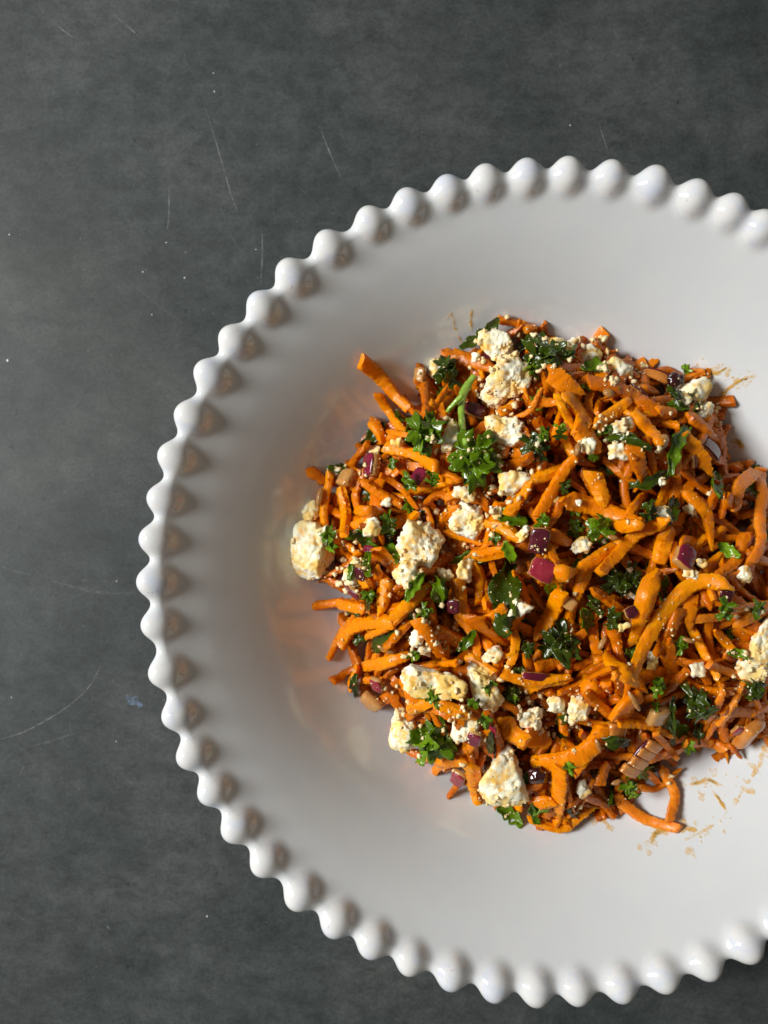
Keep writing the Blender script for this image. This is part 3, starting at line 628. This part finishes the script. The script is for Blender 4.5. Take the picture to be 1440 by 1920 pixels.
# ------------------------------------------------------------------ hand-placed: what the photograph shows
C1 = [  # path, width, material
([(575,880),(595,892),(612,905)],24,'carrot_dark'),([(618,885),(606,950),(609,1005)],19,'carrot'),([(638,912),(648,960),(644,1004)],24,'carrot'),([(657,872),(690,830)],20,'carrot_dark'),
([(719,755),(733,778),(750,802)],19,'carrot'),([(734,810),(768,817)],15,'carrot'),([(786,722),(806,752)],22,'carrot'),([(798,724),(800,772)],20,'carrot_dark'),([(727,903),(752,916),(773,945)],14,'carrot_dark'),([(745,866),(767,902)],22,'carrot_dark'),
([(777,920),(808,915),(842,905)],18,'carrot'),([(811,885),(842,898)],22,'carrot'),([(820,878),(857,897)],20,'carrot_dark'),([(845,932),(880,914)],22,'carrot'),([(828,662),(882,676),(945,704)],30,'carrot_dark'),
([(1007,756),(1047,754)],22,'carrot'),([(1060,757),(1045,792),(1037,832)],20,'carrot'),([(1070,750),(1101,790)],36,'carrot'),([(1053,757),(1065,785),(1084,812)],18,'carrot'),([(1014,850),(1014,908)],22,'carrot'),([(997,897),(1045,882)],32,'carrot'),([(1055,814),(1076,860)],25,'carrot'),([(943,775),(966,757)],26,'carrot'),
([(1183,838),(1202,892)],32,'carrot_dark'),([(1215,835),(1225,880)],22,'carrot_dark'),([(1270,828),(1268,882)],16,'carrot'),([(1166,771),(1201,781)],17,'carrot'),([(1197,786),(1232,826)],23,'carrot'),([(1178,970),(1200,935)],25,'carrot'),([(1251,906),(1232,958)],23,'carrot'),([(1340,915),(1322,960)],24,'carrot_dark'),
([(1345,815),(1364,853)],27,'carrot_dark'),([(1298,788),(1338,822)],30,'carrot_dark'),([(1371,877),(1406,867)],25,'carrot_pink'),([(1207,728),(1229,737)],18,'carrot_dark'),([(1286,704),(1317,696)],27,'carrot_pink'),([(1360,932),(1380,966)],24,'carrot_dark'),([(1190,1028),(1228,1042)],22,'carrot_dark'),
([(667,958),(719,958)],28,'carrot'),([(748,978),(778,965)],24,'carrot'),([(627,1008),(650,1022),(671,1040)],20,'carrot'),([(655,1052),(688,1058)],23,'carrot'),([(713,1038),(741,1066)],33,'carrot'),([(682,1084),(690,1098)],24,'carrot'),([(727,1208),(761,1173)],19,'carrot_dark'),([(755,1212),(783,1192)],22,'carrot_dark'),([(686,1196),(722,1178),(761,1150)],15,'carrot'),
([(634,1130),(686,1143)],27,'carrot'),([(721,1095),(712,1150)],34,'carrot'),([(750,1146),(776,1124),(801,1097)],28,'carrot'),([(773,1253),(806,1246),(842,1245)],18,'carrot'),([(623,1276),(645,1262),(668,1250)],20,'carrot_dark'),([(655,1292),(670,1246)],20,'carrot'),([(684,1248),(722,1242),(768,1228)],25,'carrot'),
([(912,982),(940,988),(966,1010)],28,'carrot'),([(845,1001),(893,1017)],17,'carrot'),([(901,1042),(947,1032)],31,'carrot'),([(890,1055),(899,1090),(897,1130)],22,'carrot'),([(914,1127),(936,1103)],22,'carrot'),([(862,1100),(870,1142)],25,'carrot'),([(1012,1009),(1030,1030),(1041,1060)],20,'carrot_dark'),([(889,1160),(949,1208)],36,'carrot_dark'),
([(882,1238),(918,1258)],31,'carrot'),([(824,1186),(868,1206)],32,'carrot_dark'),([(1020,1250),(1068,1232)],31,'carrot_dark'),([(1037,1003),(1070,1020)],24,'carrot_dark'),([(980,1290),(1020,1276),(1072,1272)],30,'carrot'),([(1095,1083),(1075,1130)],26,'carrot'),([(1100,1278),(1124,1300)],36,'carrot'),([(762,1280),(780,1314)],30,'carrot'),([(779,1326),(820,1306)],31,'carrot'),([(832,1322),(884,1343)],29,'carrot'),
([(788,1428),(813,1415)],26,'carrot'),([(818,1430),(875,1423)],25,'carrot'),([(990,1378),(1024,1384)],40,'carrot'),([(1002,1506),(1040,1502)],30,'carrot'),([(958,1514),(980,1518)],20,'carrot'),([(1107,1308),(1143,1336)],30,'carrot_dark'),
([(1276,1266),(1234,1308)],18,'carrot_dark'),([(1303,1160),(1360,1154)],20,'carrot_pink'),([(1440,1140),(1405,1158),(1371,1173)],22,'carrot_pink'),([(1303,1195),(1320,1225),(1338,1260)],21,'carrot'),([(1348,1193),(1382,1230)],18,'carrot'),([(1341,1250),(1385,1266)],21,'carrot_pink'),([(1230,1284),(1272,1268)],22,'carrot_dark'),
([(1440,1322),(1404,1341)],22,'carrot_pink'),([(1300,1398),(1325,1392),(1350,1405)],24,'carrot_pink'),([(1329,1342),(1351,1300)],20,'carrot_pink'),([(1357,1340),(1389,1288)],20,'carrot_pink'),([(1400,998),(1378,1052),(1341,1083)],27,'carrot_dark'),([(1255,1210),(1262,1255)],24,'carrot_dark'),([(1150,1180),(1160,1230)],26,'carrot_dark'),([(1120,1110),(1160,1140)],24,'carrot_dark'),
([(1098,895),(1128,945)],24,'carrot_dark'),([(1120,1052),(1160,1020)],24,'carrot')]
def longer(p):
    L = sum(math.dist(p[i], p[i+1]) for i in range(len(p)-1)); mx, my = p[0][0]-p[-1][0], p[0][1]-p[-1][1]
    k = .30 if L < 75 and 680 < p[0][0] < 1360 and 720 < p[0][1] < 1400 else 0
    return [(p[0][0]+mx*k, p[0][1]+my*k)]+p[1:-1]+[(p[-1][0]-mx*k*.7, p[-1][1]-my*k*.7)]
for p, ww, m_ in C1: carrot(longer(p), ww*.9, m_)
def feta_list(L):
    for f in L: feta(*f[:4], *(f[4:5] or (0.,)), label=(f[5] if len(f) > 5 else None))
feta_list([(847,816,40,60,0),(1159,848,36,32,0),(1164,803,50,30,-.2),(837,1077,28,24,0),(870,1370,45,60,0),(1220,1240,25,35,0),(1305,1259,32,30,0),(796,1217,30,24,0),(786,1190,24,60,.5),(661,1075,34,52,0),(1250,962,42,30,.4),(930,960,34,24,0),(870,928,44,30,.3),(821,687,30,40,0),(702,843,26,20,0),(696,988,34,40,0),(1110,662,36,30,0),(1045,652,90,34,-.1,'long knobbly feta piece lying along the top edge of the heap'),(907,1496,46,26,0),(980,1140,40,35,.5),(1305,735,52,56,0,'tan shaded feta lump at the upper right edge of the heap'),(1317,768,46,36,0),(1414,1249,60,50,0),(1430,1205,58,92,0,'pale shaded feta clump cut by the right edge of the photo'),(1155,695,50,60,0)])
onion(786,703,24,28,.2,None); onion(648,895,34,36,.3,None); onion(1227,705,52,40,.5,'skin_dark',flesh='flesh_brown'); onion(1010,1013,34,46,.2,'skin_dark'); onion(677,1073,24,30,.2,'skin_dark'); onion(661,1107,44,20,.4,'skin'); onion(851,1136,24,26,0,'skin_dark'); onion(1357,1115,26,26,0,'skin_dark',flesh='flesh_brown'); onion(937,839,36,40,.2,None,flesh='flesh_brown',label='amber translucent onion disc tucked under the flat yellowish feta above the middle')
onion(786,895,28,34,.5,'skin'); onion(1195,735,40,22,.4,'skin_dark',flesh='flesh_brown'); onion(1065,1130,30,22,.5,None); onion(1157,1368,40,30,.1,None,flesh='flesh_brown'); onion(1330,845,44,34,.7,'skin_dark',flesh='flesh_brown')
for a in [(1000,835,52,38,0,'d'),(1018,818,20,30,0,'n'),(1049,812,22,36,0,'n'),(1095,728,28,16,0,'n'),(1110,857,20,18,0,'l'),(1348,910,24,50,.1,'n'),(1284,693,20,20,0,'l'),(1265,742,40,24,-.4,'d'),(1166,733,14,22,0,'n'),(619,1008,30,40,0,'n'),(623,1026,26,20,0,'l'),(694,1117,32,28,0,'n'),(692,1144,14,30,0,'d'),(775,1228,20,26,0,'n'),(657,1073,14,32,-.1,'n'),(669,1284,16,42,0,'d'),(800,1146,30,26,0,'n'),(736,870,20,22,0,'n'),(769,903,38,24,0,'n'),(811,895,20,38,.2,'n'),(632,874,36,18,.1,'n'),(1383,1230,38,18,-.3,'l'),(1235,1285,30,24,0,'l'),(1213,959,26,42,0,'d'),(1265,954,22,44,0,'d'),(1151,1390,64,24,0,'d'),(1307,1316,42,70,0,'d'),(1409,1290,32,46,0,'d'),(1290,1399,22,32,.3,'n'),(1232,1288,32,26,0,'l'),(1226,1327,18,30,0,'l'),(1367,1030,48,22,-.5,'l'),(1275,1209,34,26,0,'l'),(1416,1141,38,30,0,'n'),(1355,1143,34,36,0,'n'),(907,1349,28,28,0,'n'),(920,1393,14,40,0,'d'),(1065,1438,26,24,0,'l'),(828,1105,26,40,0,'n'),(1150,1160,40,40,0,'d'),(1100,1030,26,30,0,'d'),(1190,1085,30,24,0,'d'),(1305,1375,20,50,0,'d')]: parsley(*a)
strip([(862,655),(905,630),(935,596)],26,'d','long dark parsley leaf reaching out over the glaze at the top left of the heap',.003)
strip([(970,664),(990,640),(1024,628)],22,'d'); strip([(1133,825),(1175,822),(1222,843)],18,'d'); strip([(1180,912),(1215,905),(1256,885)],24,'d')
C2 = [([(678,678),(722,718),(768,768)],28,'carrot','lone straight carrot stick pointing out over the glaze at upper left'),
([(696,784),(708,806),(723,834)],22,'carrot',None),([(722,838),(769,849),(818,876)],28,'carrot','long bent carrot shred just above the glossy purple onion dice at upper left'),([(673,899),(711,924),(754,948)],19,'carrot',None),([(980,618),(1003,614)],22,'carrot','short carrot stub on the glaze at the very top of the heap'),
([(1100,716),(1171,735),(1234,772)],34,'carrot_dark',None),([(1232,772),(1264,773)],22,'carrot',None),([(1030,697),(1060,722),(1096,740)],36,'carrot','broad carrot slice with a pointed tip near the top of the heap'),([(1114,803),(1145,778),(1180,753)],25,'carrot',None),([(1078,792),(1100,822),(1122,850)],42,'carrot','widest flat carrot wedge above the middle of the heap'),
([(953,964),(975,932),(998,902)],27,'carrot',None),([(937,884),(995,857)],27,'carrot_dark',None),([(1007,968),(1040,912),(1064,872),(1080,856)],21,'carrot','long slim carrot stick rising to the thick wedges above the middle'),([(1053,936),(1120,952),(1200,980)],36,'carrot',None),([(1109,884),(1122,915),(1134,950)],34,'carrot',None),([(962,782),(991,772),(1007,746),(1017,728)],10,'carrot_pink','very thin pale carrot curl beside the tall crumbly feta below the top edge'),
([(1275,816),(1308,850),(1337,895)],27,'carrot',None),([(1289,921),(1325,965),(1333,1032)],28,'carrot',None),([(1416,884),(1385,912),(1378,955)],26,'carrot_pink',None),([(1426,878),(1424,965),(1425,1015),(1407,1055)],23,'carrot_pink','long upright pinkish carrot shred at the right edge of the photo'),
([(1152,988),(1205,982)],28,'carrot',None),([(1253,974),(1190,1004),(1123,1074)],25,'carrot',None),([(1083,1074),(1120,1050),(1152,1026)],30,'carrot',None),([(1020,1092),(1050,1078),(1083,1070)],38,'carrot',None),([(1051,1109),(1030,1155),(1002,1200)],31,'carrot',None),([(1252,990),(1243,1020),(1232,1055)],34,'carrot',None),([(1275,1014),(1311,1022)],29,'carrot',None),
([(1294,1117),(1291,1182)],32,'carrot',None),([(1272,1140),(1255,1180),(1232,1224)],25,'carrot_dark',None),([(1135,1222),(1165,1258),(1194,1280)],31,'carrot',None),
([(636,1210),(652,1182),(690,1166),(737,1166)],29,'carrot','thick arched carrot shred at the left edge below the chunky feta'),([(780,1160),(802,1188),(826,1228)],24,'carrot',None),([(932,1225),(950,1229),(966,1220)],9,'carrot',None),([(944,1264),(1007,1279),(1068,1268)],19,'carrot',None),([(884,1436),(888,1470),(897,1506)],27,'carrot','upright carrot stick left of the largest feta chunk at the bottom'),([(932,1346),(955,1372),(985,1394)],48,'carrot',None),
([(998,1432),(1050,1426),(1100,1406),(1136,1360)],34,'carrot','thick curved carrot shred sweeping up right of the largest feta chunk'),([(1048,1436),(1046,1490),(1045,1545)],28,'carrot','upright carrot shred hanging off the bottom edge of the heap'),([(1151,1342),(1172,1320),(1198,1300)],30,'carrot',None),([(1159,1356),(1210,1360),(1262,1380)],17,'carrot',None),([(1228,1375),(1250,1398),(1270,1422)],15,'carrot_pink',None),([(1121,1472),(1137,1428)],24,'carrot_dark',None)]
for k, (p, ww, m_, lb) in enumerate(C2): carrot(p, ww, m_, lb, ends=('cut', 'cut') if k in (0, 2, 12) else None)
onion(696,872,40,44,.05,'skin','glossy purple onion dice at the upper left of the heap'); onion(889,770,42,26,.45,'skin_dark','dark purple onion slab beside the long parsley stem'); onion(1016,1069,46,38,.45,'skin_pink','shiny magenta onion dice in the middle of the heap'); onion(1282,1044,38,46,.6,'skin','purple onion dice right of centre between two carrot shreds')
onion(696,1316,46,38,.6,None,'translucent onion cube at the lower left foot of the heap'); onion(707,1282,25,31,.0,'skin_pink','small dark pink onion dice on the lower left edge of the heap'); onion(859,1457,28,48,.35,'skin_pink','pink onion sliver standing out on the glaze at the lower edge'); onion(889,1382,26,32,.2,'skin','magenta onion dice right of the parsley rosette at the bottom left')
onion(1234,1343,42,38,.1,None,'pale see-through onion flake above the striped brown onion slice'); striped_onion(); onion(1404,1374,54,62,-.1,None,'see-through amber onion cube on the glaze at the right',flesh='flesh_brown'); onion(1003,1267,52,14,.15,'skin','narrow purple onion strip below the middle of the heap')
feta_list([(594,1038,88,108,.2,'chunky crumbly feta at the left foot of the heap'),(580,957,40,38,0,'small knobbly feta at the leftmost tip of the heap'),(759,1073,50,50,0,'rounded feta lump below the large rounded one left of centre'),(790,1025,94,86,.3,'large rounded white feta lump left of centre'),(880,975,70,64,.2,'knobbly bright white feta near the middle of the heap'),(933,655,66,76,-.35,'three-cornered feta chunk at the top edge of the heap'),(928,738,46,44,.3),(958,714,80,88,.5,'tall crumbly feta chunk below the three-cornered one'),(955,808,92,52,.15,'flat yellowish feta chunk above the middle of the heap'),(965,905,58,42,0),(1100,838,30,28,0),(1284,744,26,24,.3),(870,1069,32,50,.1,'smooth cream feta pebble left of the big dark parsley leaf'),(980,1002,22,36,.3),(1087,1021,32,32,0),(922,1230,38,38,0),
(812,1284,112,54,.2,'ragged feta band at the lower left of the heap'),(907,1290,66,104,-.75,'slanting feta slab right of the ragged feta band'),(751,1368,58,78,-.1,'blocky feta on the glaze at the lower left edge'),(945,1455,98,118,-.2,'largest white feta chunk at the bottom edge of the heap'),(995,1346,62,38,.1),(1082,1335,46,66,.35,'torn white feta flake below the middle of the heap'),(1045,1322,34,40,0),(1093,1482,26,38,0),(1294,1079,26,24,0),(1315,1056,20,20,0),(1320,1090,22,20,0),(1397,1077,28,30,.4,'clean white feta shard at the right of the heap'),(1183,1112,32,20,0),(1168,1176,20,20,0),(746,828,28,22,0),(723,941,22,18,0),(632,884,20,24,0),(891,670,17,17,0),(1296,954,18,30,-.2),(1128,637,24,16,0),(1075,640,20,16,0),(1085,945,14,14,0),(1240,905,16,16,0)])
tuft(800,812,68,68,'n','curly parsley tuft at the upper left of the heap',6); tuft(838,695,60,58,'d','dark parsley tuft at the top left of the heap',5)
tuft(893,862,84,82,'n','parsley sprig with a long pale forked stem above the middle',7,[([(889,705),(868,740),(866,790),(874,832)],13),([(868,740),(850,758),(838,772)],9)])
tuft(1030,670,92,44,'d','glossy dark parsley bunch along the top edge of the heap',7); strip([(1090,690),(1115,688),(1138,694)],28,'n'); tuft(727,980,40,42,'n',None,3)
strip([(692,1034),(690,1058),(694,1080)],20,'n'); strip([(762,1128),(776,1100),(794,1074)],20,'l'); strip([(818,1080),(822,1110),(828,1145)],22,'n')
strip([(955,1055),(948,1100),(952,1165),(958,1188)],52,'d','big dark folded parsley leaf in the middle of the heap',.0016); strip([(948,1014),(956,1032),(962,1054)],22,'l')
parsley(1078,990,32,30,0,'l'); tuft(1122,987,54,40,'l','bright green parsley leaf near the middle right of the knobbly feta',4); strip([(890,1182),(876,1202),(858,1220)],20,'n'); tuft(1049,1205,84,54,'d','dark curly parsley below the big dark leaf',6); strip([(1092,1142),(1098,1164),(1106,1186)],28,'n')
tuft(1162,1092,72,38,'d',None,6); parsley(916,1284,28,28,0,'n'); parsley(887,1316,28,22,0,'n'); tuft(818,1385,78,72,'n','parsley rosette at the bottom left of the heap',7)
strip([(932,1512),(958,1528),(980,1548)],28,'n','fallen parsley leaf on the glaze under the largest feta chunk',.0008); strip([(998,1508),(1002,1530),(1012,1546)],15,'n',None,.0006); strip([(1065,1515),(1076,1524),(1090,1534)],16,'d','small parsley scrap on the glaze right of the bottom edge',.0006); tuft(1182,1474,34,34,'n',None,4)
strip([(1262,1305),(1260,1350),(1262,1398)],12,'d','narrow grey-green parsley leaf standing upright near the bottom right'); strip([(1290,800),(1268,835),(1256,892)],24,'n','long ruffled parsley strip on the upper right slope')
seed(1239,830,34,20,R(-60),'ribbed brown seed beside the long ruffled parsley strip'); seed(600,932,38,13,R(100),'slender ribbed seed on the leftmost carrot shreds'); seed(1187,1313,44,10,R(60)); seed(723,1217,36,10,R(25)); seed(1082,843,26,12,R(-75)); seed(1128,1205,30,11,R(-60)); seed(1140,738,22,15,R(20)); seed(1120,1395,26,9,R(70)); seed(1155,1465,24,9,R(-20)); seed(1148,1008,22,9,R(10)); seed(1290,1200,24,9,R(15))
berry(1007,1452,17,'glossy dark berry right of the largest feta chunk at the bottom'); berry(1263,714,16,'wrinkled dark berry at the upper right edge of the heap')
C3 = [([(1232,1066),(1212,1120),(1200,1165),(1192,1200)],37,'carrot','broad bright carrot slice under the long arching shred'),([(1374,1104),(1338,1090),(1298,1096),(1251,1141),(1213,1200),(1195,1240),(1182,1274)],29,'carrot','longest arching carrot shred on the right side of the heap'),
([(1151,1492),(1196,1528),(1273,1554)],24,'carrot_pink','lower curved carrot shred of the loop on the bare glaze'),([(1240,1434),(1262,1480),(1255,1538)],21,'carrot_pink','upper carrot shred bending down to close the loop on the glaze')]
for p, ww, m_, lb in C3: carrot(p, ww, m_, lb, ends=('slant', 'cut'), roll=.1)

# ------------------------------------------------------------------ dressing smears on the glaze
def smear(pts, wpx, label, dots=0, spread=14):
    V, F = [], []
    def blob(px, py, r, stretch=1, a=0):
        k = 8; z = .02
        for _ in range(8): x, y = px2w(px, py, z); z = float(zin(math.hypot(x-BX, y-BY)))
        s = r*1.7*(ZC-z)/FPX; b = len(V)
        for i in range(k):
            t = 2*math.pi*i/k; q = s*random.uniform(.6, 1.15); u, v = q*stretch*math.cos(t), q*math.sin(t); xx, yy = x+u*math.cos(a)-v*math.sin(a), y+u*math.sin(a)+v*math.cos(a); V.append((xx, yy, float(zin(math.hypot(xx-BX, yy-BY)))+.00014))
        V.append((x, y, z+.0003)); F.extend([(b+k, b+i, b+(i+1) % k) for i in range(k)])
    P = catmull(pts, 26)
    for i, (x, y) in enumerate(P):
        dx, dy = (P[min(i+1, 25)]-P[max(i-1, 0)]); a = math.atan2(-dy, dx)
        if random.random() < .8: blob(x+random.gauss(0, 1), y+random.gauss(0, 1), wpx/2*random.uniform(.4, 1), 2.6, a)
    for _ in range(dots):
        x, y = P[random.randrange(26)]; blob(x+random.gauss(0, spread), y+random.gauss(0, spread), random.choice([.8, 1.2, 1.6, 3.2]), random.uniform(1, 1.8), random.uniform(0, 3))
    o = bpy.data.objects.new('sauce_smear', None); V = np.array(V); c = V.mean(0); o = bpy.data.objects.new('sauce_smear', mesh('sauce_smear', V-c, F, M['sauce'])); o.location = c; COL.objects.link(o); tag(o, label, 'sauce smear', 'dressing smears on the glaze')
smear([(1436,1385),(1425,1430),(1395,1478),(1345,1540),(1290,1572)],5,'long curved orange dressing smear on the glaze at the lower right',40,12)
smear([(1218,1578),(1232,1562),(1262,1552),(1300,1556)],7,'orange dressing smear on the glaze below the carrot loop',40,10)
smear([(1300,1470),(1325,1462),(1345,1470)],5,'patchy dressing spots inside the curved smear at the lower right',26,16)
smear([(1340,1490),(1350,1500),(1356,1512)],4,'short comma of dressing right of the carrot loop')
smear([(1095,1508),(1112,1524),(1130,1538)],4,'dressing droplets on the glaze left of the carrot loop',22,9)
smear([(838,598),(846,590),(850,605),(858,628),(866,644)],3.4,'hooked thin dressing streak on the glaze above the heap'); smear([(884,584),(882,600),(886,618)],3,'short thin dressing streak right of the hooked one above the heap')
smear([(1322,690),(1340,700),(1360,690)],4,'upper dressing splash on the glaze at the upper right',16,8); smear([(1345,752),(1368,726),(1400,708)],5,'slanting dressing splash on the glaze at the upper right',22,9); smear([(1384,828),(1390,836)],5,'isolated dressing drop on the glaze at the right',3,5)

# ------------------------------------------------------------------ crumbs and drops of dressing lying on everything
def crumbs():
    bvh = BVHTree.FromPolygons(ALLV, ALLF); V, F, mi = [], [], []; D, FI = ICO[1]; n = 0; made = 0
    HF = [(o.location.x, o.location.y, max(o.dimensions)/2) for o in COL.objects if o.name.startswith('feta_chunk') and max(o.dimensions) > .0085]
    while made < 2000:
        px, py = random.uniform(545, 1475), random.uniform(600, 1555)
        nf = random.random() < .12
        clump = .6 if nf else noise.noise(Vector((px*.022, py*.022, 3.1)))
        if random.random() > .14+1.5*clump: continue
        if nf:
            fx, fy, fr = random.choice(HF); aa = random.uniform(0, 6.3); fr *= random.uniform(.7, 1.5); x0, y0, z0 = fx+fr*math.cos(aa), fy+fr*math.sin(aa), .035
        else: x0, y0, z0 = at(px, py)
        if RR[hidx(x0, y0)] > 1.02: continue
        d = Vector((x0, y0, z0-ZC)).normalized(); h, nn_, _, _ = bvh.ray_cast(Vector((0, 0, ZC)), d)
        if h is None: continue
        if nn_.z < 0: nn_ = -nn_
        s = random.choice([.16, .22, .3, .5, .7, .95])*MM if nf else random.choice([.11, .14, .14, .18, .22, .30, .42 if clump > .1 else .2, .75 if clump > .25 else .16])*MM*random.uniform(.8, 1.15)
        DD, FF_ = (D, FI) if s < .00021 else (ICO[2][0], ICO[2][1])
        Q = DD*(s*(1+.27*rng.standard_normal(len(DD))[:, None])*rng.uniform(.65, 1.2, 3))+np.array(h)+np.array(nn_)*s*.35
        V.append(Q); F += [tuple(i+n for i in f) for f in FF_]; n += len(DD); made += 1
    o = bpy.data.objects.new('feta_crumbs', mesh('feta_crumbs', np.vstack(V), F, M['crumb'])); COL.objects.link(o); tag(o, 'fine feta crumbs sprinkled all over the salad', kind='stuff')
crumbs()

# ------------------------------------------------------------------ labels: single each piece out
from collections import Counter
def uniq():
    lab = {}
    c1 = Counter((a, b, c) for _, a, b, c, _ in LAB)
    for o, a, b, c, d in LAB:
        t = f'{a} {b} {c}'
        if c1[(a, b, c)] > 1: t = f'{a} {d} {b} {c}' if d not in ('wider than tall', 'taller than wide', 'roundish', 'slim') else f'{a} {dict([("wider than tall","wide"),("taller than wide","tall"),("roundish","round"),("slim","slim")])[d]} {b} {c}'
        lab.setdefault(t, []).append(o)
    ORD = ['', 'lower ', 'lowest ']
    for t, os_ in lab.items():
        os_.sort(key=lambda o: -o.location.y)
        for k, o in enumerate(os_):
            pre = '' if len(os_) == 1 else ['upper ', 'lower '][k] if len(os_) == 2 else ['topmost ', 'middle ', 'lowest '][k] if len(os_) == 3 else ''
            o['label'] = ' '.join((pre+t).split()[:16])
uniq()
